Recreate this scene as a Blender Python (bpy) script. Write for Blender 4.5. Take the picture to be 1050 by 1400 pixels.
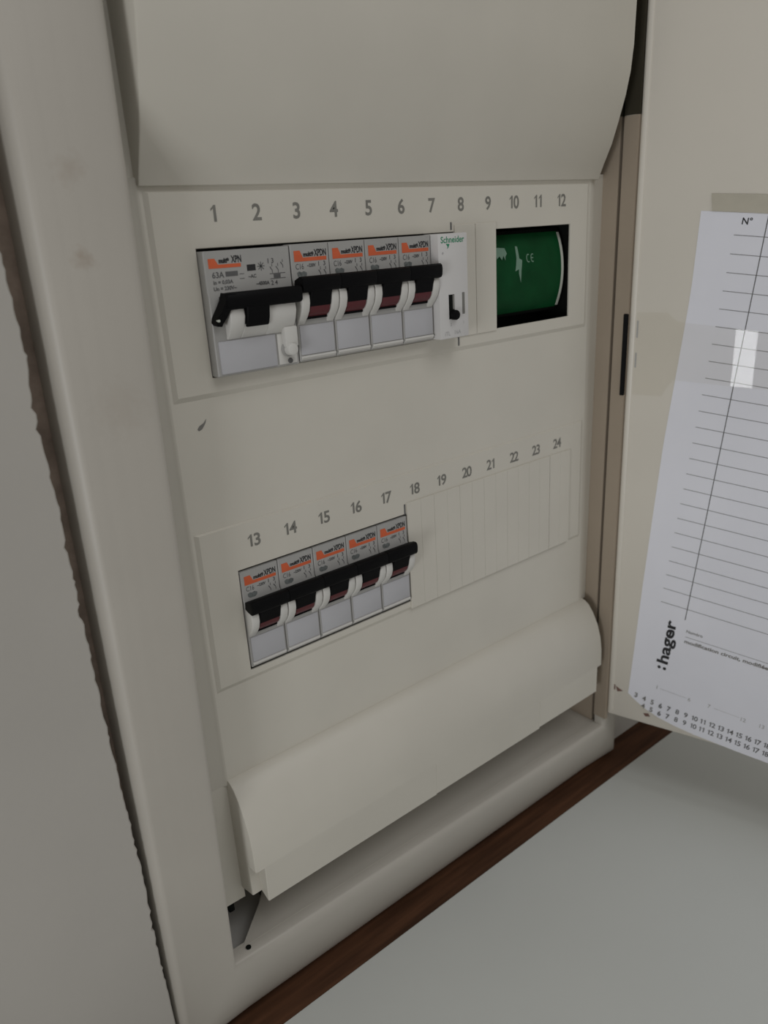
import bpy, bmesh, math, random
from mathutils import Vector, Matrix

for o in list(bpy.data.objects):
    bpy.data.objects.remove(o)
S = bpy.context.scene
COL = S.collection
MM = 0.001
random.seed(7)

# ------------------------------------------------------------------ camera
# world axes: x to the right along the panel, y into the wall, z up; lengths below are millimetres
cam = bpy.data.cameras.new('camera')
cam_ob = bpy.data.objects.new('camera', cam)
COL.objects.link(cam_ob)
S.camera = cam_ob
fwd = Vector((0.58143718, 0.74031962, -0.33742801)).normalized()
upv = Vector((0.25622388, 0.22701426, 0.93958174))
right = fwd.cross(upv).normalized()
upv = right.cross(fwd).normalized()
CAM = Vector((-133.3148, -267.9481, -9.3000))
m = Matrix((right, upv, -fwd)).transposed().to_4x4()
m.translation = CAM * MM
cam_ob.matrix_world = m
cam.sensor_fit = 'VERTICAL'
cam.sensor_height = 36.0
cam.lens = 1070.316 / 1400.0 * 36.0
cam.clip_start = 0.005
cam.clip_end = 50
cam.dof.use_dof = True
cam.dof.focus_distance = 0.33
cam.dof.aperture_fstop = 14.0

# ------------------------------------------------------------------ light and exposure
W = bpy.data.worlds.new('room_light')
S.world = W
W.use_nodes = True
bg = W.node_tree.nodes['Background']
bg.inputs[0].default_value = (1.0, 0.955, 0.90, 1)
bg.inputs[1].default_value = 0.26


def area_light(name, loc, target, sx, sy, power, color, spread=None):
    L = bpy.data.lights.new(name, 'AREA')
    L.shape = 'RECTANGLE'
    L.size = sx
    L.size_y = sy
    L.energy = power
    L.color = color
    if spread:
        L.spread = spread
    ob = bpy.data.objects.new(name, L)
    COL.objects.link(ob)
    ob.location = loc
    d = Vector(target) - Vector(loc)
    ob.rotation_euler = d.to_track_quat('-Z', 'Y').to_euler()
    return ob


area_light('soft_key_light', (0.25, -1.75, 2.15), (0.1, 0, -0.1), 1.6, 1.4, 18.0, (0.97, 0.985, 1.0))  # unseen soft light added in front and above for the overall shading

# the open door: hinge foot, direction along the door, its upright, its inner normal
DH = Vector((236.3, -16.0, -308.3))
DW = Vector((math.sin(math.radians(1)), 0, math.cos(math.radians(1))))
_a = math.radians(73.3)
DU = Vector((math.cos(_a), -math.sin(_a), 0))
DU = (DU - DU.dot(DW) * DW).normalized()
DN = -DU.cross(DW)
if DN.x > 0:
    DN = -DN


def dpt(u, v, n=0.0):
    return DH + DU * u + DW * v + DN * n


# a narrow bright window down the room: the one mirrored in the clear tape on the door
TILT = 0.10   # slope of the buckled tape
_p = dpt(59, 227)
_n = (DN + DU * TILT).normalized()
_d = (_p - CAM).normalized()
_r = (_d - 2 * _d.dot(_n) * _n).normalized()
_wloc = _p * MM + _r * 2.4
area_light('side_window_daylight', _wloc, _p * MM, 0.5, 0.8, 11.0, (0.97, 0.985, 1.0))

S.view_settings.view_transform = 'Standard'
S.view_settings.look = 'None'
S.view_settings.gamma = 1.0
S.view_settings.exposure = 0.0
S.view_settings.use_curve_mapping = False


# ------------------------------------------------------------------ materials
def mat(name, col, rough=0.5, var=0.03, scale=60.0, bump=0.0, bscale=300.0, spec=0.4, metallic=0.0, stains=(), stain_col=None):
    M = bpy.data.materials.new(name)
    M.use_nodes = True
    nt = M.node_tree
    N, L = nt.nodes, nt.links
    b = N['Principled BSDF']
    b.inputs['Roughness'].default_value = rough
    b.inputs['Specular IOR Level'].default_value = spec
    b.inputs['Metallic'].default_value = metallic
    geo = N.new('ShaderNodeNewGeometry')
    noi = N.new('ShaderNodeTexNoise')
    noi.inputs['Scale'].default_value = scale
    noi.inputs['Detail'].default_value = 5
    L.new(geo.outputs['Position'], noi.inputs['Vector'])
    ramp = N.new('ShaderNodeValToRGB')
    ramp.color_ramp.elements[0].position = 0.3
    ramp.color_ramp.elements[1].position = 0.7
    ramp.color_ramp.elements[0].color = tuple(c * (1 - var) for c in col) + (1,)
    ramp.color_ramp.elements[1].color = tuple(min(1, c * (1 + var)) for c in col) + (1,)
    L.new(noi.outputs['Fac'], ramp.inputs['Fac'])
    out = ramp.outputs['Color']
    for (c, r, amt) in stains:
        dis = N.new('ShaderNodeVectorMath'); dis.operation = 'DISTANCE'
        n2 = N.new('ShaderNodeTexNoise'); n2.inputs['Scale'].default_value = 420
        L.new(geo.outputs['Position'], n2.inputs['Vector'])
        dis.inputs[1].default_value = tuple(v * MM for v in c)
        L.new(geo.outputs['Position'], dis.inputs[0])
        ad = N.new('ShaderNodeMath'); ad.operation = 'MULTIPLY_ADD'
        ad.inputs[1].default_value = r * MM * 1.6
        L.new(n2.outputs['Fac'], ad.inputs[0]); L.new(dis.outputs['Value'], ad.inputs[2])
        mr = N.new('ShaderNodeMapRange')
        mr.inputs['From Min'].default_value = r * MM * 1.0
        mr.inputs['From Max'].default_value = r * MM * 2.0
        mr.inputs['To Min'].default_value = amt
        mr.inputs['To Max'].default_value = 0
        L.new(ad.outputs[0], mr.inputs['Value'])
        mx = N.new('ShaderNodeMix'); mx.data_type = 'RGBA'
        L.new(mr.outputs['Result'], mx.inputs['Factor'])
        L.new(out, mx.inputs['A'])
        mx.inputs['B'].default_value = stain_col + (1,)
        out = mx.outputs['Result']
    L.new(out, b.inputs['Base Color'])
    if bump > 0:
        n3 = N.new('ShaderNodeTexNoise')
        n3.inputs['Scale'].default_value = bscale
        n3.inputs['Detail'].default_value = 4
        L.new(geo.outputs['Position'], n3.inputs['Vector'])
        bp = N.new('ShaderNodeBump')
        bp.inputs['Strength'].default_value = bump
        bp.inputs['Distance'].default_value = 0.0005
        L.new(n3.outputs['Fac'], bp.inputs['Height'])
        L.new(bp.outputs['Normal'], b.inputs['Normal'])
    return M


M = {}
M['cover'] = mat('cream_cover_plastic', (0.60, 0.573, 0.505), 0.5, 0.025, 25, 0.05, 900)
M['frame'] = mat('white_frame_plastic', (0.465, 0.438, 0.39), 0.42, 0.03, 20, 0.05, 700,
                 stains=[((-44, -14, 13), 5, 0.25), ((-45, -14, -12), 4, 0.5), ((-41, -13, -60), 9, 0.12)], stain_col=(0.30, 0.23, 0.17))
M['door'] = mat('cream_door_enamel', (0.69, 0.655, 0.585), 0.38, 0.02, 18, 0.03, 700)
M['gap_shade'] = mat('dark_olive_gap_shade', (0.045, 0.04, 0.028), 0.8, 0.1, 60, spec=0.1)  # dark tone paints the shade of the gap beside the upper cover
M['jamb_shade'] = mat('jamb_plastic_with_shade', (0.36, 0.30, 0.235), 0.5, 0.03, 30)  # brown tone carries the shade on the hinge-side inner wall
M['paper'] = mat('white_paper', (0.80, 0.81, 0.88), 0.75, 0.02, 30, 0.05, 900, spec=0.2)
M['device'] = mat('grey_breaker_plastic', (0.37, 0.365, 0.35), 0.4, 0.03, 90)
M['device_low'] = mat('grey_breaker_lower_face', (0.46, 0.46, 0.48), 0.28, 0.03, 60)
M['cheek'] = mat('pale_breaker_plastic', (0.62, 0.61, 0.58), 0.35, 0.02, 90)
M['module'] = mat('white_module_plastic', (0.62, 0.61, 0.60), 0.4, 0.02, 60)
M['black'] = mat('black_toggle_plastic', (0.0045, 0.0045, 0.005), 0.5, 0.05, 90, spec=0.08)
M['inside'] = mat('black_inner_plastic', (0.006, 0.007, 0.006), 0.7, 0.1, 90, spec=0.1)
M['red'] = mat('dark_red_plastic', (0.10, 0.013, 0.017), 0.4, 0.1, 200)
M['orange'] = mat('orange_print', (0.62, 0.13, 0.055), 0.5, 0.06, 200, spec=0.2)
M['ink'] = mat('black_ink', (0.035, 0.035, 0.037), 0.6, 0.1, 200, spec=0.15)
M['ink_soft'] = mat('soft_dark_ink', (0.12, 0.12, 0.12), 0.6, 0.1, 200, spec=0.15)
M['ink_grey'] = mat('grey_ink', (0.20, 0.195, 0.18), 0.6, 0.05, 200, spec=0.15)
M['ink_line'] = mat('grey_rule_ink', (0.23, 0.23, 0.235), 0.6, 0.05, 200, spec=0.15)
M['ink_pale'] = mat('pale_grey_ink', (0.42, 0.42, 0.42), 0.6, 0.05, 200, spec=0.15)
M['ink_number'] = mat('grey_number_ink', (0.20, 0.195, 0.175), 0.6, 0.1, 200, spec=0.15)
M['smudge'] = mat('slate_print', (0.17, 0.185, 0.18), 0.6, 0.3, 900, spec=0.2)
M['logo_green'] = mat('green_logo_ink', (0.03, 0.25, 0.13), 0.5, 0.05, 200, spec=0.2)
M['green'] = mat('dark_green_label', (0.0035, 0.055, 0.016), 0.4, 0.2, 70, spec=0.08)
M['white_print'] = mat('pale_print_on_green', (0.16, 0.27, 0.20), 0.5, 0.03, 100)
M['white_edge'] = mat('white_label_edge', (0.50, 0.52, 0.46), 0.5, 0.03, 100)
M['rust'] = mat('reddish_mark', (0.20, 0.12, 0.10), 0.6, 0.1, 300, spec=0.1)
M['wood'] = mat('brown_stained_wood', (0.072, 0.032, 0.016), 0.6, 0.4, 60, 0.2, 250, spec=0.15)
M['worktop'] = mat('white_laminate', (0.645, 0.665, 0.64), 0.4, 0.02, 12, 0.05, 500)
M['wall'] = mat('painted_plaster', (0.45, 0.43, 0.395), 0.7, 0.03, 14, 0.12, 260, spec=0.2)
M['rough'] = mat('raw_brown_plaster', (0.31, 0.245, 0.20), 0.9, 0.25, 120, 0.5, 400, spec=0.1)
M['grey_metal'] = mat('grey_steel_box', (0.40, 0.385, 0.36), 0.5, 0.05, 80)
M['tape_dull'] = mat('yellowed_tape', (0.47, 0.44, 0.36), 0.4, 0.05, 80)


def wood_grain():
    mt = M['wood']; nt = mt.node_tree
    noi = [n for n in nt.nodes if n.bl_idname == 'ShaderNodeTexNoise'][0]
    mp = nt.nodes.new('ShaderNodeMapping')
    mp.inputs['Scale'].default_value = (0.12, 1.5, 1.5)
    geo = [n for n in nt.nodes if n.bl_idname == 'ShaderNodeNewGeometry'][0]
    nt.links.new(geo.outputs['Position'], mp.inputs['Vector'])
    nt.links.new(mp.outputs['Vector'], noi.inputs['Vector'])
    noi.inputs['Scale'].default_value = 160


wood_grain()


def tape_material():
    mt = bpy.data.materials.new('clear_glossy_tape')
    mt.use_nodes = True
    nt = mt.node_tree
    N, L = nt.nodes, nt.links
    N.remove(N['Principled BSDF'])
    out = N['Material Output']
    tr = N.new('ShaderNodeBsdfTransparent'); tr.inputs[0].default_value = (0.99, 0.985, 0.97, 1)
    gl = N.new('ShaderNodeBsdfGlossy'); gl.inputs['Roughness'].default_value = 0.1
    lw = N.new('ShaderNodeLayerWeight'); lw.inputs['Blend'].default_value = 0.5
    pw = N.new('ShaderNodeMath'); pw.operation = 'POWER'; pw.inputs[1].default_value = 4.0
    L.new(lw.outputs['Facing'], pw.inputs[0])
    fr = N.new('ShaderNodeMath'); fr.operation = 'MULTIPLY_ADD'
    fr.inputs[1].default_value = 0.5; fr.inputs[2].default_value = 0.04
    L.new(pw.outputs[0], fr.inputs[0])
    noi = N.new('ShaderNodeTexNoise'); noi.inputs['Scale'].default_value = 110
    bp = N.new('ShaderNodeBump'); bp.inputs['Strength'].default_value = 0.05; bp.inputs['Distance'].default_value = 0.0004
    L.new(noi.outputs['Fac'], bp.inputs['Height'])
    L.new(bp.outputs['Normal'], gl.inputs['Normal'])
    mx = N.new('ShaderNodeMixShader')
    L.new(fr.outputs[0], mx.inputs[0]); L.new(tr.outputs[0], mx.inputs[1]); L.new(gl.outputs[0], mx.inputs[2])
    L.new(mx.outputs[0], out.inputs['Surface'])
    return mt


M['tape'] = tape_material()

# ------------------------------------------------------------------ helpers
ROOT = {}


def thing(name, base, label, cat, group=None):
    o = bpy.data.objects.new(name, None)
    COL.objects.link(o)
    o.empty_display_size = 0.01
    o.location = Vector(base) * MM
    ROOT[o.name] = Vector(base)
    o['label'] = label
    o['category'] = cat
    if group:
        o['group'] = group
    return o


def root_of(o):
    while o.parent:
        o = o.parent
    return o


def obj(name, bm, material, parent=None, smooth=35, base=None):
    """links bm (millimetres, world axes) as one mesh object"""
    off = Vector((0, 0, 0))
    if parent is not None:
        off = ROOT.get(root_of(parent).name, Vector((0, 0, 0)))
    elif base is not None:
        off = Vector(base)
    bmesh.ops.recalc_face_normals(bm, faces=bm.faces[:])
    for v in bm.verts:
        v.co = (v.co - off) * MM
    me = bpy.data.meshes.new(name)
    bm.to_mesh(me)
    bm.free()
    me.materials.append(material)
    if smooth:
        me.polygons.foreach_set('use_smooth', [True] * len(me.polygons))
        me.set_sharp_from_angle(angle=math.radians(smooth))
    o = bpy.data.objects.new(name, me)
    COL.objects.link(o)
    if parent is not None:
        o.parent = parent
    else:
        o.location = off * MM
        ROOT[o.name] = off
    return o


def structure(o):
    o['kind'] = 'structure'
    return o


def tag(o, label, cat, group=None):
    o['label'] = label
    o['category'] = cat
    if group:
        o['group'] = group
    return o


def box(bm, x0, x1, y0, y1, z0, z1, bev=0.0, seg=2):
    vs = [bm.verts.new((x, y, z)) for x in (x0, x1) for y in (y0, y1) for z in (z0, z1)]
    q = [(0, 1, 3, 2), (4, 6, 7, 5), (0, 4, 5, 1), (2, 3, 7, 6), (0, 2, 6, 4), (1, 5, 7, 3)]
    fs = [bm.faces.new([vs[i] for i in f]) for f in q]
    if bev > 0:
        es = list({e for f in fs for e in f.edges})
        bmesh.ops.recalc_face_normals(bm, faces=fs)
        bmesh.ops.bevel(bm, geom=es, offset=bev, segments=seg, affect='EDGES', profile=0.5, clamp_overlap=True)


def prism_x(bm, poly, x0, x1, bev=0.0, seg=2):
    """closed (y, z) outline swept from x0 to x1"""
    a = [bm.verts.new((x0, y, z)) for y, z in poly]
    b = [bm.verts.new((x1, y, z)) for y, z in poly]
    n = len(poly)
    fs = [bm.faces.new(a), bm.faces.new(b[::-1])]
    ends = list(fs[0].edges) + list(fs[1].edges)
    for i in range(n):
        fs.append(bm.faces.new((a[i], a[(i + 1) % n], b[(i + 1) % n], b[i])))
    if bev > 0:
        bmesh.ops.recalc_face_normals(bm, faces=fs)
        bmesh.ops.bevel(bm, geom=ends, offset=bev, segments=seg, affect='EDGES', profile=0.5, clamp_overlap=True)


def slab(bm, poly, fmap, t0, t1):
    """closed 2-D outline; fmap(a, b, t) gives the point at height t"""
    a = [bm.verts.new(fmap(p[0], p[1], t0)) for p in poly]
    b = [bm.verts.new(fmap(p[0], p[1], t1)) for p in poly]
    n = len(poly)
    bm.faces.new(a)
    bm.faces.new(b[::-1])
    for i in range(n):
        bm.faces.new((a[i], a[(i + 1) % n], b[(i + 1) % n], b[i]))


def cyl_y(bm, x, z, r, y0, y1, n=24, bev=0.0):
    a = [(x + r * math.cos(2 * math.pi * i / n), z + r * math.sin(2 * math.pi * i / n)) for i in range(n)]
    rings = [(y1, 1.0)]
    if bev > 0:
        rings += [(y0 + bev, 1.0), (y0 + bev * 0.3, 1 - 0.3 * bev / r), (y0, 1 - bev / r)]
    else:
        rings += [(y0, 1.0)]
    prev = None
    for k, (y, s) in enumerate(rings):
        ring = [bm.verts.new((x + (p[0] - x) * s, y, z + (p[1] - z) * s)) for p in a]
        if prev is None:
            bm.faces.new(ring)
        else:
            for i in range(n):
                bm.faces.new((prev[i], prev[(i + 1) % n], ring[(i + 1) % n], ring[i]))
        prev = ring
    bm.faces.new(prev[::-1])


def ring_plate(bm, outer, inner, y_face, y_back, cs=1.7, cb=2.0, ct=0.5):
    """raised rectangular band with a rectangular hole: (x0, x1, z0, z1) outlines; its lower edge is a wide chamfer"""
    def rect(r, y, d=0.0, b=0.0, t=0.0):
        return [bm.verts.new((x, y, z)) for x, z in ((r[0] + d, r[2] + b), (r[1] - d, r[2] + b), (r[1] - d, r[3] - t), (r[0] + d, r[3] - t))]
    A = rect(outer, y_back)
    Cc = rect(outer, y_face, cs, cb, ct)
    D = rect(inner, y_face, -0.2, -0.2, -0.2)
    D2 = rect(inner, y_face + 0.2)
    E = rect(inner, y_back)
    for p, q in ((A, Cc), (Cc, D), (D, D2), (D2, E), (E, A)):
        for i in range(4):
            bm.faces.new((p[i], p[(i + 1) % 4], q[(i + 1) % 4], q[i]))


def glyphs(text, height, bold=0.0, width=None, spacing=1.0):
    """2-D triangles of a line of text, left edge at 0, baseline at 0, digit/capital height = height"""
    cu = bpy.data.curves.new('writing', 'FONT')
    cu.body = text
    cu.size = 1.0
    cu.offset = bold
    cu.space_character = spacing
    cu.resolution_u = 3
    ob = bpy.data.objects.new('writing', cu)
    me = bpy.data.meshes.new_from_object(ob)
    vs = [(v.co.x, v.co.y) for v in me.vertices]
    fs = [tuple(p.vertices) for p in me.polygons]
    bpy.data.objects.remove(ob)
    bpy.data.curves.remove(cu)
    bpy.data.meshes.remove(me)
    k = height / 0.70
    x0 = min(v[0] for v in vs)
    x1 = max(v[0] for v in vs)
    kx = k if width is None else width / (x1 - x0)
    return [((v[0] - x0) * kx, v[1] * k) for v in vs], fs, (x1 - x0) * kx


def write(bm, text, height, fmap, ax=0.0, ay=0.0, align='L', **kw):
    vs, fs, w = glyphs(text, height, **kw)
    dx = {'L': 0, 'C': -w / 2, 'R': -w}[align]
    nv = [bm.verts.new(fmap(ax + v[0] + dx, ay + v[1])) for v in vs]
    for f in fs:
        try:
            bm.faces.new([nv[i] for i in f])
        except ValueError:
            pass
    return w


def digits(bm, text, h, fmap, ax, ay, bold=0.03):
    """centred figures; the 1 has its flag"""
    adv = 0.6 * h
    x = ax - adv * len(text) / 2 + adv / 2
    for ch in text:
        if ch == '1':
            w_ = (0.075 + bold) * h
            for poly in ([(-w_ + .06 * h, 0), (w_ + .06 * h, 0), (w_ + .06 * h, h), (-w_ * .4 + .06 * h, h), (-w_ + .06 * h, .8 * h)],
                         [(-w_ + .06 * h, .8 * h), (-w_ * .4 + .06 * h, h), (-.1 * h, .88 * h), (-.22 * h, .78 * h), (-.22 * h, .64 * h)]):
                flat(bm, [(x + p[0], ay + p[1]) for p in poly], fmap)
        else:
            write(bm, ch, h, fmap, x, ay, 'C', bold=bold)
        x += adv


def flat(bm, poly, fmap):
    bm.faces.new([bm.verts.new(fmap(p[0], p[1])) for p in poly])


def flat_rect(bm, x0, x1, z0, z1, fmap):
    flat(bm, [(x0, z0), (x1, z0), (x1, z1), (x0, z1)], fmap)


def on_y(y):
    return lambda a, b: (a, y, b)


def lerp(a, b, t):
    return a + (b - a) * t


# ------------------------------------------------------------------ the setting
# left painted board with its sawn, crumbling right edge
rnd = random.Random(3)
edge_pts = [(170, -67), (20, -66.2), (-16, -65.6), (-25, -65.1), (-40, -64.6), (-52, -65.5), (-66, -65.6), (-92, -64.2), (-133, -64.4), (-180, -63.8), (-250, -61.8), (-290, -62.1), (-357, -60.3)]


def edge_x(z):
    for (za, xa), (zb, xb) in zip(edge_pts, edge_pts[1:]):
        if za >= z >= zb:
            return lerp(xa, xb, (za - z) / (za - zb))
    return edge_pts[0][1]


zs = []
z = 170.0
while z > -357:
    zs.append(z)
    z -= rnd.uniform(1.2, 3.2)
zs.append(-357.0)
bm = bmesh.new()
prev = None
for z in zs:
    ch = rnd.random()
    j = rnd.uniform(-0.35, 0.35) - (rnd.uniform(0.5, 1.0) if ch < 0.07 else 0)
    x = edge_x(z) + (j if z > -320 else j * 0.2)
    row = [bm.verts.new((-420, -4.5, z)), bm.verts.new((x - 0.5, -4.5, z)), bm.verts.new((x, -4.0, z)), bm.verts.new((x + rnd.uniform(-0.3, 0.1), 9, z)), bm.verts.new((-420, 9, z))]
    if prev:
        for i in range(5):
            bm.faces.new((prev[i], prev[(i + 1) % 5], row[(i + 1) % 5], row[i]))
    else:
        bm.faces.new(row)
    prev = row
bm.faces.new(prev[::-1])
structure(obj('wall_left', bm, M['wall'], smooth=0))

bm = bmesh.new()
box(bm, 268, 620, 3, 9, -357, 170)
structure(obj('wall_right', bm, M['wall']))

# raw masonry behind the boards, with the pocket the box sits in
bm = bmesh.new()
box(bm, -420, -50, 10, 40, -360, 170)
box(bm, 262, 620, 10, 40, -360, 170)
box(bm, -50, 262, 10, 40, -360, -345)
box(bm, -50, 262, 10, 40, 150, 170)
box(bm, -50, 262, 36, 40, -345, 150)
structure(obj('wall_back', bm, M['rough']))

# brown wooden strip between the frame and the worktop
bm = bmesh.new()
box(bm, -420, 620, -19.6, 9.0, -372, -357.6, 0.4)
structure(obj('trim_1', bm, M['wood']))

bm = bmesh.new()
box(bm, -420, 620, -620, -19.9, -382, -357, 0.6)
w = obj('worktop', bm, M['worktop'], base=(100, -320, -382))
tag(w, 'white laminate worktop below the fuse box, behind it a brown wooden strip', 'worktop')

# ------------------------------------------------------------------ fuse box
fuse = thing('fuse_box', (105, 0, -352), 'cream fuse box set in the wall, door open, two rows of numbered breaker slots', 'fuse box')

# surround frame: inner and outer corners (left-bottom, right-bottom, right-top, left-top)
IN = [(-33.0, -313.0), (235.0, -318.6), (243.5, 135.0), (-24.0, 135.0)]
OUT = [(-59.8, -357.3), (263.0, -357.3), (272.0, 166.0), (-57.0, 166.0)]
prof = [(0.0, -7.4), (0.0, -12.6), (0.02, -13.6), (0.06, -14.3), (0.12, -14.5), (0.3, -14.3), (0.5, -13.6), (0.7, -12.2), (0.85, -10.4), (0.93, -9.0), (0.98, -7.4), (1.0, -5.6), (1.0, 9.8), (0.75, 9.8), (0.75, 0.0), (0.2, -7.4)]
prof_low = [-7.4, -12.6, -13.7, -14.3, -14.5, -13.4, -11.2, -8.2, -5.4, -3.6, -1.6, 0.6, 9.8, 9.8, 1.5, -7.4]
def along(k, f):   # a station on the lower side
    return (lerp(IN[0][0], IN[1][0], f), lerp(IN[0][1], IN[1][1], f)), (lerp(OUT[0][0], OUT[1][0], f), lerp(OUT[0][1], OUT[1][1], f))


stations = [(IN[0], OUT[0], 0.7)] + [along(0, f) + (1.0,) for f in (0.1, 0.9)] + [(IN[1], OUT[1], 0.7), (IN[2], OUT[2], 0), (IN[3], OUT[3], 0)]
bm = bmesh.new()
rows = []
for (t, y), yl in zip(prof, prof_low):
    rows.append([bm.verts.new((lerp(i[0], o[0], t), lerp(y, yl, wl), lerp(i[1], o[1], t))) for i, o, wl in stations])
for a, b in zip(rows, rows[1:] + rows[:1]):
    for i in range(6):
        bm.faces.new((a[i], a[(i + 1) % 6], b[(i + 1) % 6], b[i]))
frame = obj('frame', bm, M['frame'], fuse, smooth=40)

# tray behind the frame: side walls, sloping ledge with a cut corner, grey back
bm = bmesh.new()
LBx, LBz = IN[0]
RBx, RBz = IN[1]
ledge = [(-26.5, -7.6), (RBx + 2, -7.6), (RBx + 2, 32), (12, 32), (-7.5, 9.5)]


def ledge_pt(x, y, t):
    zz = lerp(LBz, RBz, (x - LBx) / (RBx - LBx)) + 0.15 + (0.0 if t else -1.6)
    return (x, y, zz)


slab(bm, ledge, ledge_pt, 0, 1)
slab(bm, [(LBx, -7.6), (-26.5, -7.6), (-24.0, -5.6), (LBx, -5.6)], ledge_pt, 0, 1)
obj('bottom_ledge', bm, M['frame'], fuse)
bm = bmesh.new()
box(bm, LBx - 1.5, LBx, -7.2, 33, -330, 140)
box(bm, -40, RBx + 6, 31, 33.5, -342, 140)
box(bm, -40, -1, -7, 33, -323, -321.5)
obj('back_box', bm, M['grey_metal'], fuse)
bm = bmesh.new()
slab(bm, [(RBx + 0.1, RBz + 0.3), (RBx + 3.5, RBz + 0.3), (247.0, 140), (243.6, 140)], lambda x, z, t: (x, t, z), -4.9, 31)
obj('jamb', bm, M['jamb_shade'], fuse)
for nm, mt_, za, zb, yf in (('wall_shade_strip', 'jamb_shade', RBz + 6, 38.0, -15.4), ('gap_shade_strip', 'gap_shade', 38.2, 138.0, -15.7)):  # added strips, shade in their colour: inner wall below, dark gap above
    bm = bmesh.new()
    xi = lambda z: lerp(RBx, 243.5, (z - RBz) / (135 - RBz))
    for y0_, y1_ in ((yf, -6.9),) + (((-5.1, 4.0),) if nm == 'gap_shade_strip' else ()):
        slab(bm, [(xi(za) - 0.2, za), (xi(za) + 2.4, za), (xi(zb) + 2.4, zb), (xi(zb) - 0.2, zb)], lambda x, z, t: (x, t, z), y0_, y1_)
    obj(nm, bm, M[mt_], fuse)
bm = bmesh.new()
cyl_y(bm, -24.2, 0, 1.25, 0, 2, 16)
for v in bm.verts:   # lay the screw hole on the ledge
    v.co = Vector((v.co.x, -9.4 + v.co.z, ledge_pt(v.co.x, 0, 1)[2] + 0.4 - v.co.y * 0.2))
obj('screw', bm, M['inside'], fuse)
bm = bmesh.new()
box(bm, -25.0, -22.0, 4.0, 7, -303, -296, 0.6)
obj('bracket', bm, M['inside'], fuse)

# cover: base plate, two raised bands with the breaker slots, bulging end covers
CX0, CX1 = -17.0, 224.0
SLOT1 = (0.0, 209.0, -57.2, -11.5)
SLOT2 = (0.0, 210.0, -182.2, -136.0)
bm = bmesh.new()
# base plate as strips round the two slots
yb0, yb1 = 1.0, 3.6


def plate_cells(bm, xs, zss, holes):
    vt = {}

    def V(i, j, y):
        k = (i, j, y)
        if k not in vt:
            vt[k] = bm.verts.new((xs[i], y, zss[j]))
        return vt[k]
    solid = {(i, j) for i in range(len(xs) - 1) for j in range(len(zss) - 1) if (i, j) not in holes}
    for (i, j) in solid:
        for y in (yb0, yb1):
            bm.faces.new([V(i, j, y), V(i + 1, j, y), V(i + 1, j + 1, y), V(i, j + 1, y)])
        for di, dj, e in ((-1, 0, ((0, 0), (0, 1))), (1, 0, ((1, 0), (1, 1))), (0, -1, ((0, 0), (1, 0))), (0, 1, ((0, 1), (1, 1)))):
            if (i + di, j + dj) not in solid:
                (a, b), (c, d) = e
                bm.faces.new([V(i + a, j + b, yb0), V(i + c, j + d, yb0), V(i + c, j + d, yb1), V(i + a, j + b, yb1)])


plate_cells(bm, [-17.5, -3, 213, 226.0], [-233, -185, -133.0, -60.5, -8.5, 12.0], {(1, 1), (1, 3)})
# right flank falls away towards the jamb
prof_r = [(226.0, 1.0), (228.6, 1.5), (231.5, 2.6), (235.0, 4.4), (250.0, 5.0), (250.0, 7.0), (234.0, 6.6), (226.0, 3.6)]
slab(bm, prof_r, lambda x, y, t: (x, y, t), -233, 12.0)
prof_l = [(-17.5, 1.0), (-18.6, 1.3), (-19.4, 2.2), (-40.0, 2.8), (-40.0, 4.6), (-17.5, 3.6)]
slab(bm, prof_l, lambda x, y, t: (x, y, t), -233, 12.0)
for za, zb in ((12.0, 134.0), (-296.6, -233.0)):
    slab(bm, [(-17.0, 2.2), (-40.0, 2.8), (-40.0, 4.6), (-17.0, 4.6)], lambda x, y, t: (x, y, t), za, zb)
cover = obj('cover', bm, M['cover'], fuse, smooth=50)

for bz0, bz1, slot in ((-64.6, 7.7, SLOT1), (-187.0, -116.3, SLOT2)):
    bm = bmesh.new()
    ring_plate(bm, (CX0 + 0.5, CX1, bz0, bz1), slot, 0.0, 1.02)
    obj('slot_band', bm, M['cover'], cover, smooth=20)

# upper bulging cover
tp = [(1.2, 9.0), (-0.6, 9.4), (-1.4, 11.5), (-3.4, 16.0), (-7.8, 25.0), (-11.5, 35.5), (-14.8, 46.0), (-17.0, 56.0), (-18.2, 67.0), (-18.7, 85.0), (-18.7, 112.0), (-17.5, 124.0), (-14.0, 130.0), (24, 130.0), (24, 9.0)]
bm = bmesh.new()
prism_x(bm, tp, -18.0, 231.0, 0.9, 2)
obj('upper_cover', bm, M['cover'], fuse, smooth=28)
# lower bulging cover, its lip a little narrower
lp = [(1.2, -230.2), (-1.0, -230.6), (-4.0, -232.6), (-7.4, -237.0), (-11.0, -244.0), (-13.4, -252.0), (-14.4, -260.0), (-14.6, -270.6), (-11.0, -271.2), (-8.0, -271.6), (-8.0, -288.0), (22, -296.0), (22, -230.2)]
bm = bmesh.new()
prism_x(bm, lp, -18.0, 230.0, 0.7, 2)
prism_x(bm, [(-14.6, -270.0), (-14.2, -289.6), (-13.5, -290.2), (-12.5, -289.8), (-7.6, -287.8), (-7.6, -270.0)], -13.2, 90.0, 0.3, 1)
prism_x(bm, [(-14.6, -270.0), (-14.3, -289.0), (-13.5, -289.6), (-12.5, -289.2), (-7.6, -287.2), (-7.6, -270.0)], 89.8, 172.0, 0.3, 1)
prism_x(bm, [(-14.6, -270.0), (-14.4, -288.0), (-13.5, -288.6), (-12.5, -288.2), (-7.6, -286.2), (-7.6, -270.0)], 171.8, 226.0, 0.3, 1)
obj('lower_cover', bm, M['cover'], fuse, smooth=28)

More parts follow.
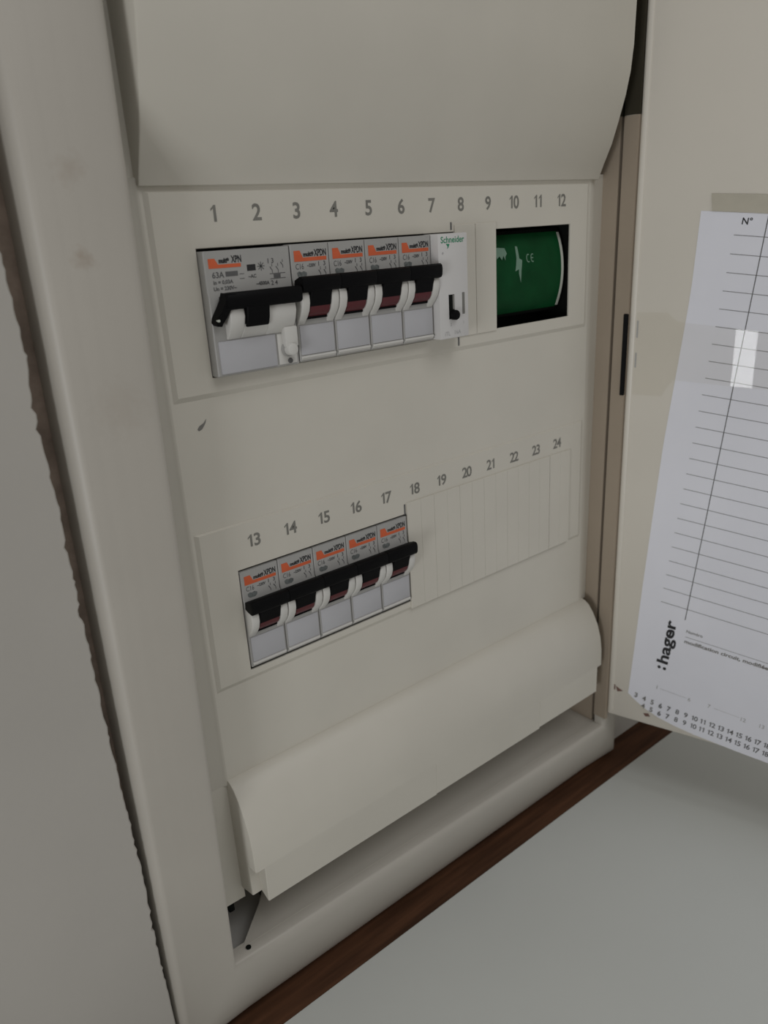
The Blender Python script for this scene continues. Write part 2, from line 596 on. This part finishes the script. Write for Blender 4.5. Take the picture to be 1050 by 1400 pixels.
# blank plates filling the unused slots
NM = 7
x0 = 90.6
wd = (212.2 - x0) / NM
for k in range(NM):
    bm = bmesh.new()
    gap = 0.07 if k != NM - 2 else 0.3
    xa, xb = x0 + k * wd + 0.02, x0 + (k + 1) * wd - gap
    box(bm, xa, (xa + xb) / 2 - 0.03, -0.75, 0.2, -185.8, -130.6, 0.06, 1)
    box(bm, (xa + xb) / 2 + 0.03, xb, -0.75, 0.2, -185.8, -130.6, 0.06, 1)
    box(bm, xa + 0.1, xb - 0.1, -0.6, 0.5, -185.6, -130.8)
    obj('blank_plate', bm, M['cover'], cover, smooth=20)
for xa, xb in ((126.6, 139.6), (139.8, 153.4)):
    bm = bmesh.new()
    box(bm, xa, xb, -0.6, 0.9, -58.0, -8.5, 0.15, 1)
    obj('blank_plate', bm, M['cover'], cover, smooth=20)
# small snap tabs at the break points of the blank plates
for tx, tz0, tz1 in ((124.4, -10.6, -7.4), (127.4, -62.0, -57.6), (89.2, -136.2, -131.0)):
    bm = bmesh.new()
    box(bm, tx, tx + 0.8, -0.25, 0.3, tz0, tz1, 0.1, 1)
    obj('snap_tab', bm, M['ink_soft'], cover)

# printed slot numbers
for n in range(1, 25):
    bm = bmesh.new()
    i = (n - 1) % 12
    cx = (i + 0.5) * 17.5
    zc = 0.0 if n <= 12 else -124.8
    h = 5.6 if n <= 12 else 5.2
    digits(bm, str(n), h, on_y(-0.06), cx, zc - h / 2, bold=0.022)
    obj('number_print', bm, M['ink_number'], cover, smooth=0)
# a dark scuff on the plain band
bm = bmesh.new()
flat(bm, [(-8.6, -75.4), (-7.6, -74.2), (-5.8, -73.4), (-4.4, -71.9), (-5.0, -73.6), (-6.6, -75.6), (-8.0, -76.2)], on_y(0.94))
obj('scuff_mark', bm, M['ink_grey'], cover, smooth=0)

# ---- the door, opened past a right angle
def dmap(u, v, n):
    return dpt(u, v, n)


bm = bmesh.new()
box(bm, -0.2, 248, -11, 0, 0, 446, 1.4, 3)
# vertical fold near the hinge
for v in bm.verts:
    v.co = dpt(v.co.x, v.co.z, v.co.y)
door = obj('door', bm, M['door'], fuse, smooth=40)
bm = bmesh.new()
box(bm, 0.9, 3.4, -0.5, 0.5, 3, 443, 0.45, 2)
for v in bm.verts:
    v.co = dpt(v.co.x, v.co.z, v.co.y)
obj('door_rim', bm, M['door'], door, smooth=40)
bm = bmesh.new()
box(bm, -3.0, -0.6, -1.2, 1.6, 205.5, 249.5, 0.3, 1)
for v in bm.verts:
    v.co = dpt(v.co.x, v.co.z, v.co.y)
obj('hinge_strip', bm, M['black'], door)
bm = bmesh.new()
fm = lambda a, b: dpt(a, b, 0.08)
flat(bm, [(4.4, 21.5), (9.2, 19.2), (5.6, 17.8)], fm)
flat(bm, [(22.4, 7.6), (25.4, 8.4), (26.8, 6.4), (23.8, 5.6)], fm)
flat_rect(bm, 2.4, 4.2, 18.6, 22.4, fm)
obj('arrow_mark', bm, M['rust'], door, smooth=0)
for v0, v1 in ((237, 246), (221, 229)):
    bm = bmesh.new()
    flat_rect(bm, 4.0, 4.9, v0, v1, fm)
    obj('clip_mark', bm, M['ink_pale'], door, smooth=0)

# ------------------------------------------------------------------ ruled sheet taped inside the door
PR = math.radians(6.4)
PX = (math.cos(PR), -math.sin(PR))
PY = (math.sin(PR), math.cos(PR))
sheet_l = [(32.3, 299.5), (30.6, 262), (27.4, 230), (22.6, 183), (19.6, 140), (16.6, 94), (14.2, 50), (12.4, 19)]
sheet_b = [(12.4, 19), (19.0, 13.5), (29.4, 8.6), (39.0, 6.0), (49.4, 3.8), (77, 0.6), (110, -2.4), (205, -13)]
sheet_r = [(205, -13), (236, 276)]
chart = thing('circuit_chart', dpt(100, 150, 0.2), 'white ruled circuit list sheet taped inside the open door, crooked', 'sheet')
bm = bmesh.new()


def lift(u, v):
    """the sheet's lower edge stands a little off the door"""
    return 0.25 + 1.2 * max(0.0, (30 - v) / 30.0) ** 2 * (1 if u > 30 else max(0, (u - 12) / 18))


NV, NU = 26, 14
front = []
back = []


def left_u(t):
    v = lerp(299.5, 19, t)
    for (ua, va), (ub, vb) in zip(sheet_l, sheet_l[1:]):
        if va >= v >= vb:
            return lerp(ua, ub, (va - v) / (va - vb)), v
    return sheet_l[-1]


def bot_v(u):
    for (ua, va), (ub, vb) in zip(sheet_b, sheet_b[1:]):
        if ua <= u <= ub:
            return lerp(va, vb, (u - ua) / (ub - ua))
    return sheet_b[-1][1]


for a in range(NV + 1):
    t = a / NV
    rf, rb = [], []
    ul, vl = left_u(t)
    for c in range(NU + 1):
        s = (c / NU) ** 1.5
        ur = lerp(236, 205, t)
        u = lerp(ul, ur, s)
        vtop = 299.5 - (u - 32.3) * math.tan(PR) * 0.9
        v = lerp(vtop, bot_v(max(12.4, u)), t)
        L_ = lift(u, v)
        rf.append(bm.verts.new(dpt(u, v, L_)))
        rb.append(bm.verts.new(dpt(u, v, L_ - 0.15)))
    front.append(rf)
    back.append(rb)
for a in range(NV):
    for c in range(NU):
        bm.faces.new((front[a][c], front[a][c + 1], front[a + 1][c + 1], front[a + 1][c]))
        bm.faces.new((back[a][c], back[a + 1][c], back[a + 1][c + 1], back[a][c + 1]))
for a in range(NV):
    for c in (0, NU):
        bm.faces.new((front[a][c], front[a + 1][c], back[a + 1][c], back[a][c]))
for c in range(NU):
    for a in (0, NV):
        bm.faces.new((front[a][c], front[a][c + 1], back[a][c + 1], back[a][c]))
sheet = obj('sheet', bm, M['paper'], chart, smooth=60)


def pmap(u0, v0, ca=0.0):
    """paper axes from the door point (u0, v0), turned by ca radians"""
    px = (PX[0] * math.cos(ca) + PY[0] * math.sin(ca), PX[1] * math.cos(ca) + PY[1] * math.sin(ca))
    py = (-PX[0] * math.sin(ca) + PY[0] * math.cos(ca), -PX[1] * math.sin(ca) + PY[1] * math.cos(ca))

    def f(a, b):
        u = u0 + px[0] * a + py[0] * b
        v = v0 + px[1] * a + py[1] * b
        return dpt(u, v, lift(u, v) + (0.06 if u > 40 or v > 40 else 0.35))
    return f


# rules
for k in range(24):
    v0 = 287.6 - 8.78 * k
    u0 = 48.6 - 0.905 * k
    bm = bmesh.new()
    flat_rect(bm, 0, 150, -0.16, 0.16, pmap(u0, v0))
    obj('rule_print', bm, M['ink_line'], sheet, smooth=0)
bm = bmesh.new()
fm = lambda a, b: dpt(a, b, 0.32)
flat(bm, [(42.0, 77), (42.45, 77), (63.6, 297), (63.15, 297)], fm)
obj('column_print', bm, M['ink_soft'], sheet, smooth=0)
bm = bmesh.new()
write(bm, 'N°', 3.0, pmap(51.6, 292.4), bold=0.02)
obj('heading_print', bm, M['ink'], sheet, smooth=0)
# maker's word, reading upwards
bm = bmesh.new()
f = pmap(34.2, 44.0, math.radians(90))
write(bm, 'hager', 6.3, f, 1.2, 0, 'L', bold=0.03, width=29.5)
for dz in (1.0, 4.2):
    flat(bm, [(-1.9 + 1.05 * math.cos(i * math.pi / 6), dz + 1.0 * math.sin(i * math.pi / 6)) for i in range(12)], f)
obj('logo_print', bm, M['ink'], sheet, smooth=0)
bm = bmesh.new()
write(bm, 'Numéro', 1.9, pmap(43.4, 69.2), bold=0.015)
write(bm, 'modification circuit, modifiée par : nom', 2.2, pmap(42.8, 62.4), bold=0.03, width=62)
obj('footer_print', bm, M['ink_grey'], sheet, smooth=0)
bm = bmesh.new()
flat_rect(bm, 0, 150, -0.13, 0.13, pmap(43.2, 66.4))
obj('rule_print', bm, M['ink_line'], sheet, smooth=0)
for k, n in enumerate(range(3, 31)):
    a = (n - 10) * 5.05
    for du, dv, dn in ((52.6, 14.2, 0), (52.3, 8.9, 0)):
        bm = bmesh.new()
        u = du + PX[0] * a
        v = dv + PX[1] * a - (2.4 if n > 6 else 0) * 0 + (0 if n >= 6 else 0.4 * (6 - n))
        if v < bot_v(u) + 0.2:
            bm.free()
            continue
        digits(bm, str(n), 3.1, pmap(u, v), 0, -1.5, bold=0.02)
        obj('digit_print', bm, M['ink_soft'] if n > 5 else M['ink_grey'], sheet, smooth=0)
bm = bmesh.new()
for (u, v, s) in ((29.6, 28.6, '1'), (48.6, 25.8, '6'), (60.0, 25.0, '7'), (79.0, 22.0, '12'), (89.0, 21.0, '13')):
    write(bm, s, 2.4, pmap(u, v), 0, -1.2, 'C', bold=0.01)
for (u, v, w_) in ((31.5, 28.0, 15.5), (62.5, 24.4, 14.5)):
    flat_rect(bm, 0, w_, -0.08, 0.08, pmap(u, v))
obj('range_print', bm, M['ink_pale'], sheet, smooth=0)

# clear tape across sheet and door, slightly buckled where it crosses the column rule
def tape_h(u):
    """rises slowly from the door edge, then falls evenly across the column rule"""
    a, b, e = 53.4, 64.8, 1.4
    top = TILT * (b - a - e)

    def fall(x):   # integral of an eased, constant slope
        x = min(max(x, 0.0), b - a)
        r = 0.0
        if x < e:
            return x * x / (2 * e)
        r = e / 2 + (min(x, b - a - e) - e)
        if x > b - a - e:
            y = x - (b - a - e)
            r += y - y * y / (2 * e)
        return r
    if u < 24:
        return 0.0
    if u < a:
        t = (u - 24) / (a - 24)
        return top * (3 * t * t - 2 * t ** 3)
    return max(0.0, top - TILT * fall(u - a))


us = [3.7 + i * 1.6 for i in range(10)] + [19.8, 21.4, 23.0, 25.0, 28, 32, 38, 44, 48, 51, 52.5] + [53.2 + 0.5 * i for i in range(26)] + [68, 72, 78, 86, 96, 108, 122, 136]
bm = bmesh.new()
pr = None
for u in us:
    if u < 19.9:
        vt_, vb_ = 250.4, 206.2
    elif u < 25.1:
        t = (u - 19.8) / 5.3
        vt_, vb_ = lerp(250.4, 245.8, t), lerp(207.6, 215.4, t)
    else:
        vt_, vb_ = 245.8 - (u - 25) * 0.1, 215.4 - (u - 25) * 0.05
    h = 0.42 + tape_h(u)
    row = [bm.verts.new(dpt(u, lerp(vt_, vb_, s), h)) for s in (0, 0.25, 0.5, 0.75, 1)]
    if pr:
        for i in range(4):
            bm.faces.new((pr[i], pr[i + 1], row[i + 1], row[i]))
    pr = row
t_ = obj('clear_tape', bm, M['tape'], smooth=50, base=dpt(60, 228, 0.4))
tag(t_, 'clear glossy tape strip across the middle of the ruled sheet, catching a reflection', 'tape')
bm = bmesh.new()
slab(bm, [(36.6, 307.2), (57.5, 305.6), (82, 303), (82, 294.6), (57.5, 297.4), (37.6, 299.0)], lambda u, v, n: dpt(u, v, n), 0.35, 0.48)
t_ = obj('dull_tape', bm, M['tape_dull'], base=dpt(60, 301, 0.4))
tag(t_, 'short dull yellowish tape strip along the top edge of the ruled sheet', 'tape')


# ------------------------------------------------------------------ breakers
def copy_tree(o, parent=None):
    c = o.copy()
    COL.objects.link(c)
    c.parent = parent
    for ch in list(o.children):
        copy_tree(ch, c)
    return c


ROWG1 = 'single breakers in the upper row'
ROWG2 = 'single breakers in the lower row'


def arc(cy, cz, r, a0, a1, n):
    return [(cy - r * math.cos(math.radians(lerp(a0, a1, i / n))), cz + r * math.sin(math.radians(lerp(a0, a1, i / n)))) for i in range(n + 1)]


def symbol(bm, x, z, h, fmap):
    """contact symbol: lead, open blade, lead"""
    flat_rect(bm, x - 0.12, x + 0.12, z + h * 0.68, z + h, fmap)
    flat(bm, [(x - 0.15, z + h * 0.30), (x + 0.15, z + h * 0.30), (x - 0.75, z + h * 0.72), (x - 1.05, z + h * 0.66)], fmap)
    flat_rect(bm, x - 0.12, x + 0.12, z, z + h * 0.32, fmap)


def make_breaker():
    """18 mm breaker; origin at the slot's top left on the label face"""
    ROOT['tmp'] = Vector((0, 0, 0))
    t = thing('circuit_breaker', (0, 0, 0), '', 'circuit breaker')
    bm = bmesh.new()
    body = [(0.0, -0.6), (0.0, -13.0), (-0.6, -14.0), (-0.6, -27.6), (-0.3, -29.2), (-0.3, -44.4), (0.4, -44.9), (27, -44.9), (27, -0.6)]
    prism_x(bm, body, 0.12, 17.88, 0.3, 1)
    body_o = obj('body', bm, M['device'], t)
    for x0_, x1_ in ((0.25, 3.9), (14.1, 17.75)):
        bm = bmesh.new()
        ck = [(-0.3, -15.0), (-2.6, -15.4), (-4.4, -17.0), (-5.3, -19.4), (-5.3, -22.2), (-4.4, -25.2), (-2.6, -27.8), (-1.2, -29.2), (-0.1, -30.6), (0.2, -22)]
        prism_x(bm, ck, x0_, x1_, 0.5, 2)
        obj('cheek', bm, M['cheek'], t, smooth=45)
    bm = bmesh.new()
    box(bm, 0.9, 17.1, -0.75, 0.2, -42.2, -30.8, 0.3, 2)
    obj('lower_cover', bm, M['device_low'], t)
    bm = bmesh.new()
    prism_x(bm, [(-0.2, -42.4), (-1.0, -42.6), (-1.1, -43.2), (-0.2, -44.2)], 0.7, 17.3, 0.15, 1)
    obj('bottom_lip', bm, M['cheek'], t)
    bm = bmesh.new()
    # handle: full-width bar on top, narrower neck rolling down into the slot
    bar = [(-1.2, -13.6), (-4.6, -12.3), (-6.2, -12.2), (-7.1, -12.8), (-7.4, -14.2), (-7.2, -16.8), (-6.6, -17.8), (-5.6, -18.2), (-3.0, -17.8), (-0.6, -17.0)]
    prism_x(bm, bar, 0.02, 17.98, 0.3, 2)
    neck = [(-0.6, -15.0), (-6.6, -16.4), (-6.3, -18.6), (-5.4, -20.6), (-4.9, -22.6), (-4.6, -23.6), (-0.6, -23.4)]
    prism_x(bm, neck, 4.1, 13.9, 0.2, 1)
    obj('toggle', bm, M['black'], t, smooth=40)
    bm = bmesh.new()
    prism_x(bm, [(-0.5, -22.8), (-4.5, -23.5), (-4.0, -25.2), (-3.0, -26.6), (-1.6, -27.6), (-0.5, -27.8)], 4.3, 13.7, 0.15, 1)
    obj('red_indicator', bm, M['red'], t, smooth=40)
    bm = bmesh.new()
    box(bm, 4.2, 13.8, -1.4, 0, -28.6, -27.6, 0.1, 1)
    obj('slot_edge', bm, M['black'], t)
    # printing
    f = on_y(-0.07)
    bm = bmesh.new()
    flat(bm, [(1.6, -7.0), (1.6, -3.0), (4.4, -3.0), (5.4, -5.0), (5.6, -5.6), (16.6, -5.6), (16.6, -7.0)], f)
    obj('orange_print', bm, M['orange'], body_o, smooth=0)
    bm = bmesh.new()
    write(bm, 'multi9', 1.5, f, 5.9, -5.2, 'L', bold=0.05, width=4.8)
    write(bm, 'XPDN', 2.4, f, 10.9, -5.3, 'L', bold=0.03, width=5.7)
    obj('title_print', bm, M['ink'], body_o, smooth=0)
    bm = bmesh.new()
    write(bm, 'C16', 2.1, f, 2.0, -9.8, 'L', bold=0.0, width=3.7)
    write(bm, '~230V', 1.2, f, 7.3, -9.2, 'L', bold=0.04, width=4.0)
    write(bm, '1', 1.6, f, 12.6, -9.0, 'L', bold=0.02)
    write(bm, '3', 1.6, f, 15.0, -9.0, 'L', bold=0.02)
    symbol(bm, 13.4, -13.0, 3.6, f)
    symbol(bm, 15.9, -13.0, 3.6, f)
    obj('rating_print', bm, M['ink_soft'], body_o, smooth=0)
    bm = bmesh.new()
    flat(bm, [(2.4, -11.0), (3.4, -10.5), (4.4, -10.9), (5.6, -10.6), (6.9, -11.2), (6.8, -12.3), (5.8, -13.0), (3.4, -12.9), (2.6, -12.2)], f)
    obj('stamp_print', bm, M['smudge'], body_o, smooth=0)
    return t


proto = make_breaker()
ZT1, ZT2 = -11.5, -136.2
Y1, Y2 = -4.2, -0.4
up_labels = ['single grey breaker touching the wide breaker with the white test knob, upper row',
             'second single grey breaker right of the wide breaker, upper row',
             'third single grey breaker right of the wide breaker, upper row',
             'single grey breaker beside the white module with green lettering, upper row']
lo_labels = ['left end grey breaker of the lower row, under printed number 13',
             'grey breaker under printed number 14, second in the lower row',
             'grey breaker under printed number 15, middle of the lower row',
             'grey breaker under printed number 16, fourth in the lower row',
             'right end grey breaker of the lower row, beside the blank plates']
first = True
for i, lb in enumerate(up_labels):
    o = proto if first else copy_tree(proto)
    first = False
    o.location = Vector((36.3 + 18.0 * i, Y1, ZT1)) * MM
    o['label'] = lb
    o['group'] = ROWG1
for i, lb in enumerate(lo_labels):
    o = copy_tree(proto)
    o.location = Vector((0.2 + 18.0 * i, Y2, ZT2)) * MM
    o['label'] = lb
    o['group'] = ROWG2

# ---- two-module residual current breaker at the left end of the upper row
rcd = thing('residual_current_breaker', (0.2, Y1, ZT1), 'wide two-module grey breaker with long black handle and white test knob, upper row', 'circuit breaker')


def R_(bm):
    for v in bm.verts:
        v.co += Vector((0.2, Y1, ZT1))
    return bm


bm = bmesh.new()
prism_x(bm, [(0.0, -1.0), (0.0, -15.0), (-0.5, -16.2), (-0.5, -30.6), (-0.3, -31.5), (-0.3, -44.9), (0.4, -45.3), (27, -45.3), (27, -1.0)], 0.0, 35.8, 0.35, 1)
rb = obj('body', R_(bm), M['device'], rcd)
for xa, xb in ((5.2, 11.2), (21.2, 33.4)):
    bm = bmesh.new()
    prism_x(bm, [(-0.3, -17.0), (-3.2, -18.0), (-5.0, -20.4), (-5.4, -24.0), (-4.4, -27.4), (-2.6, -30.0), (-0.9, -31.8), (0.2, -32.4)], xa, xb, 0.5, 2)
    obj('cheek', R_(bm), M['cheek'], rcd, smooth=45)
bm = bmesh.new()
prism_x(bm, [(0.0, -26.0), (-4.4, -27.0), (-2.8, -29.8), (-0.8, -31.9), (0.2, -32.2)], 11.0, 21.4, 0.2, 1)
obj('cheek', R_(bm), M['cheek'], rcd, smooth=45)
bm = bmesh.new()
box(bm, 1.4, 25.6, -0.9, 0.2, -44.4, -32.4, 0.4, 2)
obj('lower_cover', R_(bm), M['device_low'], rcd)
bm = bmesh.new()
box(bm, 26.4, 34.8, -0.7, 0.2, -44.4, -32.6, 0.4, 2)
box(bm, 28.4, 34.2, -3.4, -0.2, -37.8, -30.0, 0.6, 2)
obj('button_housing', R_(bm), M['cheek'], rcd)
bm = bmesh.new()
cyl_y(bm, 30.6, -38.6, 3.0, -1.6, 0.0, 28, 0.3)
obj('knob_recess', R_(bm), M['device'], rcd)
bm = bmesh.new()
cyl_y(bm, 30.9, -38.6, 2.4, -4.6, 0.0, 28, 0.8)
obj('test_knob', R_(bm), M['cheek'], rcd)
bm = bmesh.new()
cyl_y(bm, 31.2, -43.2, 1.0, -1.4, 0.0, 16, 0.2)
obj('screw', R_(bm), M['ink_soft'], rcd)
# handle: bar with a bent left arm and a centre neck
bm = bmesh.new()
bar = [(-1.0, -16.6), (-5.0, -15.2), (-6.6, -15.2), (-7.4, -16.0), (-7.6, -18.0), (-7.2, -20.4), (-6.2, -21.2), (-3.0, -20.8), (-0.8, -19.6)]
prism_x(bm, bar, 3.4, 35.6, 0.7, 2)
prism_x(bm, [(-0.6, -18.0), (-7.0, -19.4), (-6.8, -22.0), (-6.2, -25.0), (-5.4, -27.2), (-4.8, -28.0), (-0.6, -27.6)], 11.5, 21.0, 0.3, 1)
# bent arm: swept quad sections (x0, x1, y0, y1, z)
secs = [(3.5, 7.4, -7.4, -3.0, -15.8), (2.6, 6.6, -7.2, -2.8, -18.5), (1.2, 5.0, -6.2, -1.8, -21.6), (0.1, 3.8, -4.6, -0.6, -24.2), (-0.2, 2.8, -3.6, -0.3, -26.0), (0.4, 2.6, -3.0, -0.2, -27.0)]
pr = None
for (xa, xb, ya, yb, zz) in secs:
    ring = [bm.verts.new((xa, yb, zz + 0.6)), bm.verts.new((xa + 0.3, ya, zz + 0.3)), bm.verts.new((xb, ya, zz)), bm.verts.new((xb, yb, zz))]
    if pr:
        for i in range(4):
            bm.faces.new((pr[i], pr[(i + 1) % 4], ring[(i + 1) % 4], ring[i]))
    else:
        bm.faces.new(ring)
    pr = ring
bm.faces.new(pr[::-1])
obj('toggle', R_(bm), M['black'], rcd, smooth=40)
bm = bmesh.new()
cyl_y(bm, 0.7, -24.6, 0.5, -4.9, -3.0, 12, 0.15)
obj('pivot', R_(bm), M['white_edge'], rcd)
f = lambda a, b: (a + 0.2, Y1 - 0.07, b + ZT1)
bm = bmesh.new()
flat(bm, [(1.6, -6.9), (1.6, -3.6), (4.2, -3.6), (5.2, -5.3), (5.4, -5.7), (14.6, -5.7), (14.6, -7.0)], f)
obj('orange_print', bm, M['orange'], rb, smooth=0)
bm = bmesh.new()
write(bm, 'multi9', 1.5, f, 5.8, -5.2, 'L', bold=0.06, width=4.2)
write(bm, 'XPN', 2.3, f, 10.8, -5.3, 'L', bold=0.03, width=4.2)
flat_rect(bm, 17.0, 20.6, -8.7, -6.5, f)
obj('title_print', bm, M['ink'], rb, smooth=0)
bm = bmesh.new()
write(bm, '63A', 2.0, f, 2.6, -10.2, 'L', bold=0.02)
flat_rect(bm, 8.0, 13.0, -10.0, -8.3, f)
write(bm, 'In = 0,03A', 1.3, f, 2.8, -12.4, 'L', bold=0.03)
write(bm, 'Un = 230V~', 1.3, f, 2.6, -14.6, 'L', bold=0.03)
write(bm, '~AC', 1.2, f, 17.2, -11.2, 'L', bold=0.03)
write(bm, '~4500A', 1.2, f, 20.2, -14.0, 'L', bold=0.05)
for (x, z) in ((22.9, -7.4),):
    for k in range(4):
        a = k * math.pi / 4
        c, s = math.cos(a), math.sin(a)
        flat(bm, [(x + 1.6 * c - .16 * s, z + 1.6 * s + .16 * c), (x + 1.6 * c + .16 * s, z + 1.6 * s - .16 * c), (x - 1.6 * c + .16 * s, z - 1.6 * s - .16 * c), (x - 1.6 * c - .16 * s, z - 1.6 * s + .16 * c)], f)
write(bm, '1 3', 1.7, f, 26.0, -6.6, 'L', bold=0.02)
symbol(bm, 27.6, -10.2, 3.4, f)
symbol(bm, 30.2, -10.2, 3.4, f)
symbol(bm, 32.4, -8.6, 3.0, f)
for zz in (-10.4, -12.2):
    flat_rect(bm, 26.4, 33.2, zz - 0.12, zz + 0.12, f)
flat_rect(bm, 28.0, 31.0, -12.0, -10.6, f)
flat_rect(bm, 13.6, 15.6, -11.2, -11.0, f)
flat_rect(bm, 13.6, 15.6, -9.6, -9.4, f)
write(bm, '2 4', 1.6, f, 26.6, -14.4, 'L', bold=0.02)
obj('rating_print', bm, M['ink_soft'], rb, smooth=0)

# ---- slim white module with green lettering
YS = -8.6
SX = 108.6
mod = thing('switch_module', (SX, YS, ZT1), 'slim white module with green lettering and small black switch, right end of upper row', 'module')
bm = bmesh.new()
box(bm, SX, SX + 17.6, YS, 24, ZT1 - 45.0, ZT1 - 0.4, 0.4, 2)
mb = obj('body', bm, M['module'], mod)
f = lambda a, b: (a + SX, YS - 0.07, b + ZT1)
bm = bmesh.new()
write(bm, 'Schneider', 2.6, f, 1.6, -4.2, 'L', bold=0.012, width=14.0)
flat(bm, [(4.6, -4.6), (6.8, -4.8), (6.0, -6.2), (5.2, -6.8), (5.6, -5.8)], f)
obj('logo_print', bm, M['logo_green'], mb, smooth=0)
bm = bmesh.new()
flat(bm, [(2.6 + 0.5 * math.cos(i * math.pi / 5), -8.4 + 0.5 * math.sin(i * math.pi / 5)) for i in range(10)], f)
write(bm, 'iTL', 1.8, f, 2.6, -43.6, 'L', bold=0.0)
write(bm, '16A', 1.8, f, 8.6, -43.4, 'L', bold=0.0)
write(bm, '2', 1.4, f, 6.0, -39.6, 'L', bold=0.0)
write(bm, '1', 1.4, f, 14.2, -39.4, 'L', bold=0.0)
obj('rating_print', bm, M['ink_pale'], mb, smooth=0)
bm = bmesh.new()
box(bm, SX + 5.4, SX + 8.8, YS - 0.1, YS + 2, ZT1 - 36.6, ZT1 - 26.0, 0.05, 1)
slot_o = obj('slot', bm, M['inside'], mod)
bm = bmesh.new()
box(bm, SX + 7.7, SX + 8.7, YS - 0.25, YS + 1, ZT1 - 32.4, ZT1 - 26.2, 0.1, 1)
obj('slot_edge', bm, M['ink_grey'], mod)
bm = bmesh.new()
cyl_y(bm, SX + 7.9, ZT1 - 34.8, 2.2, YS - 2.6, YS + 1, 24, 0.7)
obj('toggle', bm, M['black'], mod)
bm = bmesh.new()
box(bm, SX + 13.7, SX + 15.2, YS - 0.1, YS + 1, ZT1 - 35.0, ZT1 - 25.6, 0.05, 1)
obj('indicator_window', bm, M['ink_grey'], mod)

# ---- dark green curved cover behind the square opening
gx0, gx1 = 150.0, 208.2
gcz = -33.2
tc = thing('terminal_cover', (180, 24, gcz), 'dark green curved cover with pale lightning bolt inside the square opening', 'cover')
RAD = 45.0
YC = 3.6 + RAD


def gpt(x, s, out=0.0):
    a = s / RAD
    r = RAD + out
    return (x, YC - r * math.cos(a), gcz + r * math.sin(a))


HS = 19.2
bm = bmesh.new()
poly = [(YC - (RAD - 0.3) * math.cos(s / RAD), gcz + (RAD - 0.3) * math.sin(s / RAD)) for s in [lerp(-HS - 2, HS + 2, i / 16) for i in range(17)]]
prism_x(bm, poly + [(20.5, gcz + 21.0), (20.5, gcz - 21.0)], gx0, gx1 + 1.0)
gb = obj('body', bm, M['inside'], tc)
bm = bmesh.new()
box(bm, 149, 218, 20.5, 26, -64, -4)
box(bm, 211.5, 213.5, 3.7, 21, -64, -4)
box(bm, 149, 212, 3.7, 21, -7, -5)
box(bm, 149, 212, 3.7, 21, -64, -62)
obj('backing', bm, M['inside'], tc)


def curved(bm, x0_, x1_, s0, s1, o0, o1, n=18):
    pr = None
    for i in range(n + 1):
        s = lerp(s0, s1, i / n)
        ring = [bm.verts.new(gpt(x0_, s, o0)), bm.verts.new(gpt(x1_, s, o0)), bm.verts.new(gpt(x1_, s, o1)), bm.verts.new(gpt(x0_, s, o1))]
        if pr:
            for k in range(4):
                bm.faces.new((pr[k], pr[(k + 1) % 4], ring[(k + 1) % 4], ring[k]))
        else:
            bm.faces.new(ring)
        pr = ring
    bm.faces.new(pr[::-1])


bm = bmesh.new()
curved(bm, gx0 + 1, gx1 - 1.8, -HS, HS, -0.2, 0.25)
gl = obj('green_label', bm, M['green'], tc)
bm = bmesh.new()
curved(bm, gx1 - 1.8, gx1, -HS + 0.6, HS - 0.6, -0.2, 0.35)
obj('white_border', bm, M['white_edge'], tc)
fg = lambda a, b: gpt(a, b - gcz, 0.32)
bm = bmesh.new()
zb = -28.4
flat(bm, [(172.6, zb + 8.4), (174.2, zb + 8.2), (174.4, zb + 2.4), (176.4, zb + 1.6), (175.4, zb - 3.6), (175.2, zb - 9.0), (173.6, zb - 4.8), (173.6, zb - 2.6), (171.0, zb - 3.4), (172.4, zb + 2.6)], on_y(0))
for k in range(1, 12):
    bmesh.ops.bisect_plane(bm, geom=bm.verts[:] + bm.edges[:] + bm.faces[:], plane_co=(0, 0, zb - 9 + 1.5 * k), plane_no=(0, 0, 1))
for v in bm.verts:
    v.co = Vector(gpt(v.co.x, v.co.z - gcz, 0.4))
obj('bolt_print', bm, M['white_print'], gl, smooth=0)
bm = bmesh.new()
for cx in (181.2, 184.4):
    outer = [(cx + 1.5 * math.cos(a), -26.2 + 2.1 * math.sin(a)) for a in [math.radians(60 + 240 * i / 10) for i in range(11)]]
    inner = [(cx + 1.0 * math.cos(a), -26.2 + 1.6 * math.sin(a)) for a in [math.radians(60 + 240 * i / 10) for i in range(11)]]
    for i in range(10):
        flat(bm, [outer[i], outer[i + 1], inner[i + 1], inner[i]], fg)
flat_rect(bm, 183.4, 184.8, -26.4, -25.9, fg)
obj('mark_print', bm, M['white_print'], gl, smooth=0)
bm = bmesh.new()
flat(bm, [(158.0, -20.0), (164.6, -20.6), (165.6, -23.2), (164.2, -24.6), (164.0, -26.4), (163.0, -24.0), (161.6, -26.0), (160.2, -24.2), (158.0, -25.4)], lambda a, b: gpt(a, b - gcz, 0.8))
obj('symbol_print', bm, M['white_print'], gl, smooth=0)
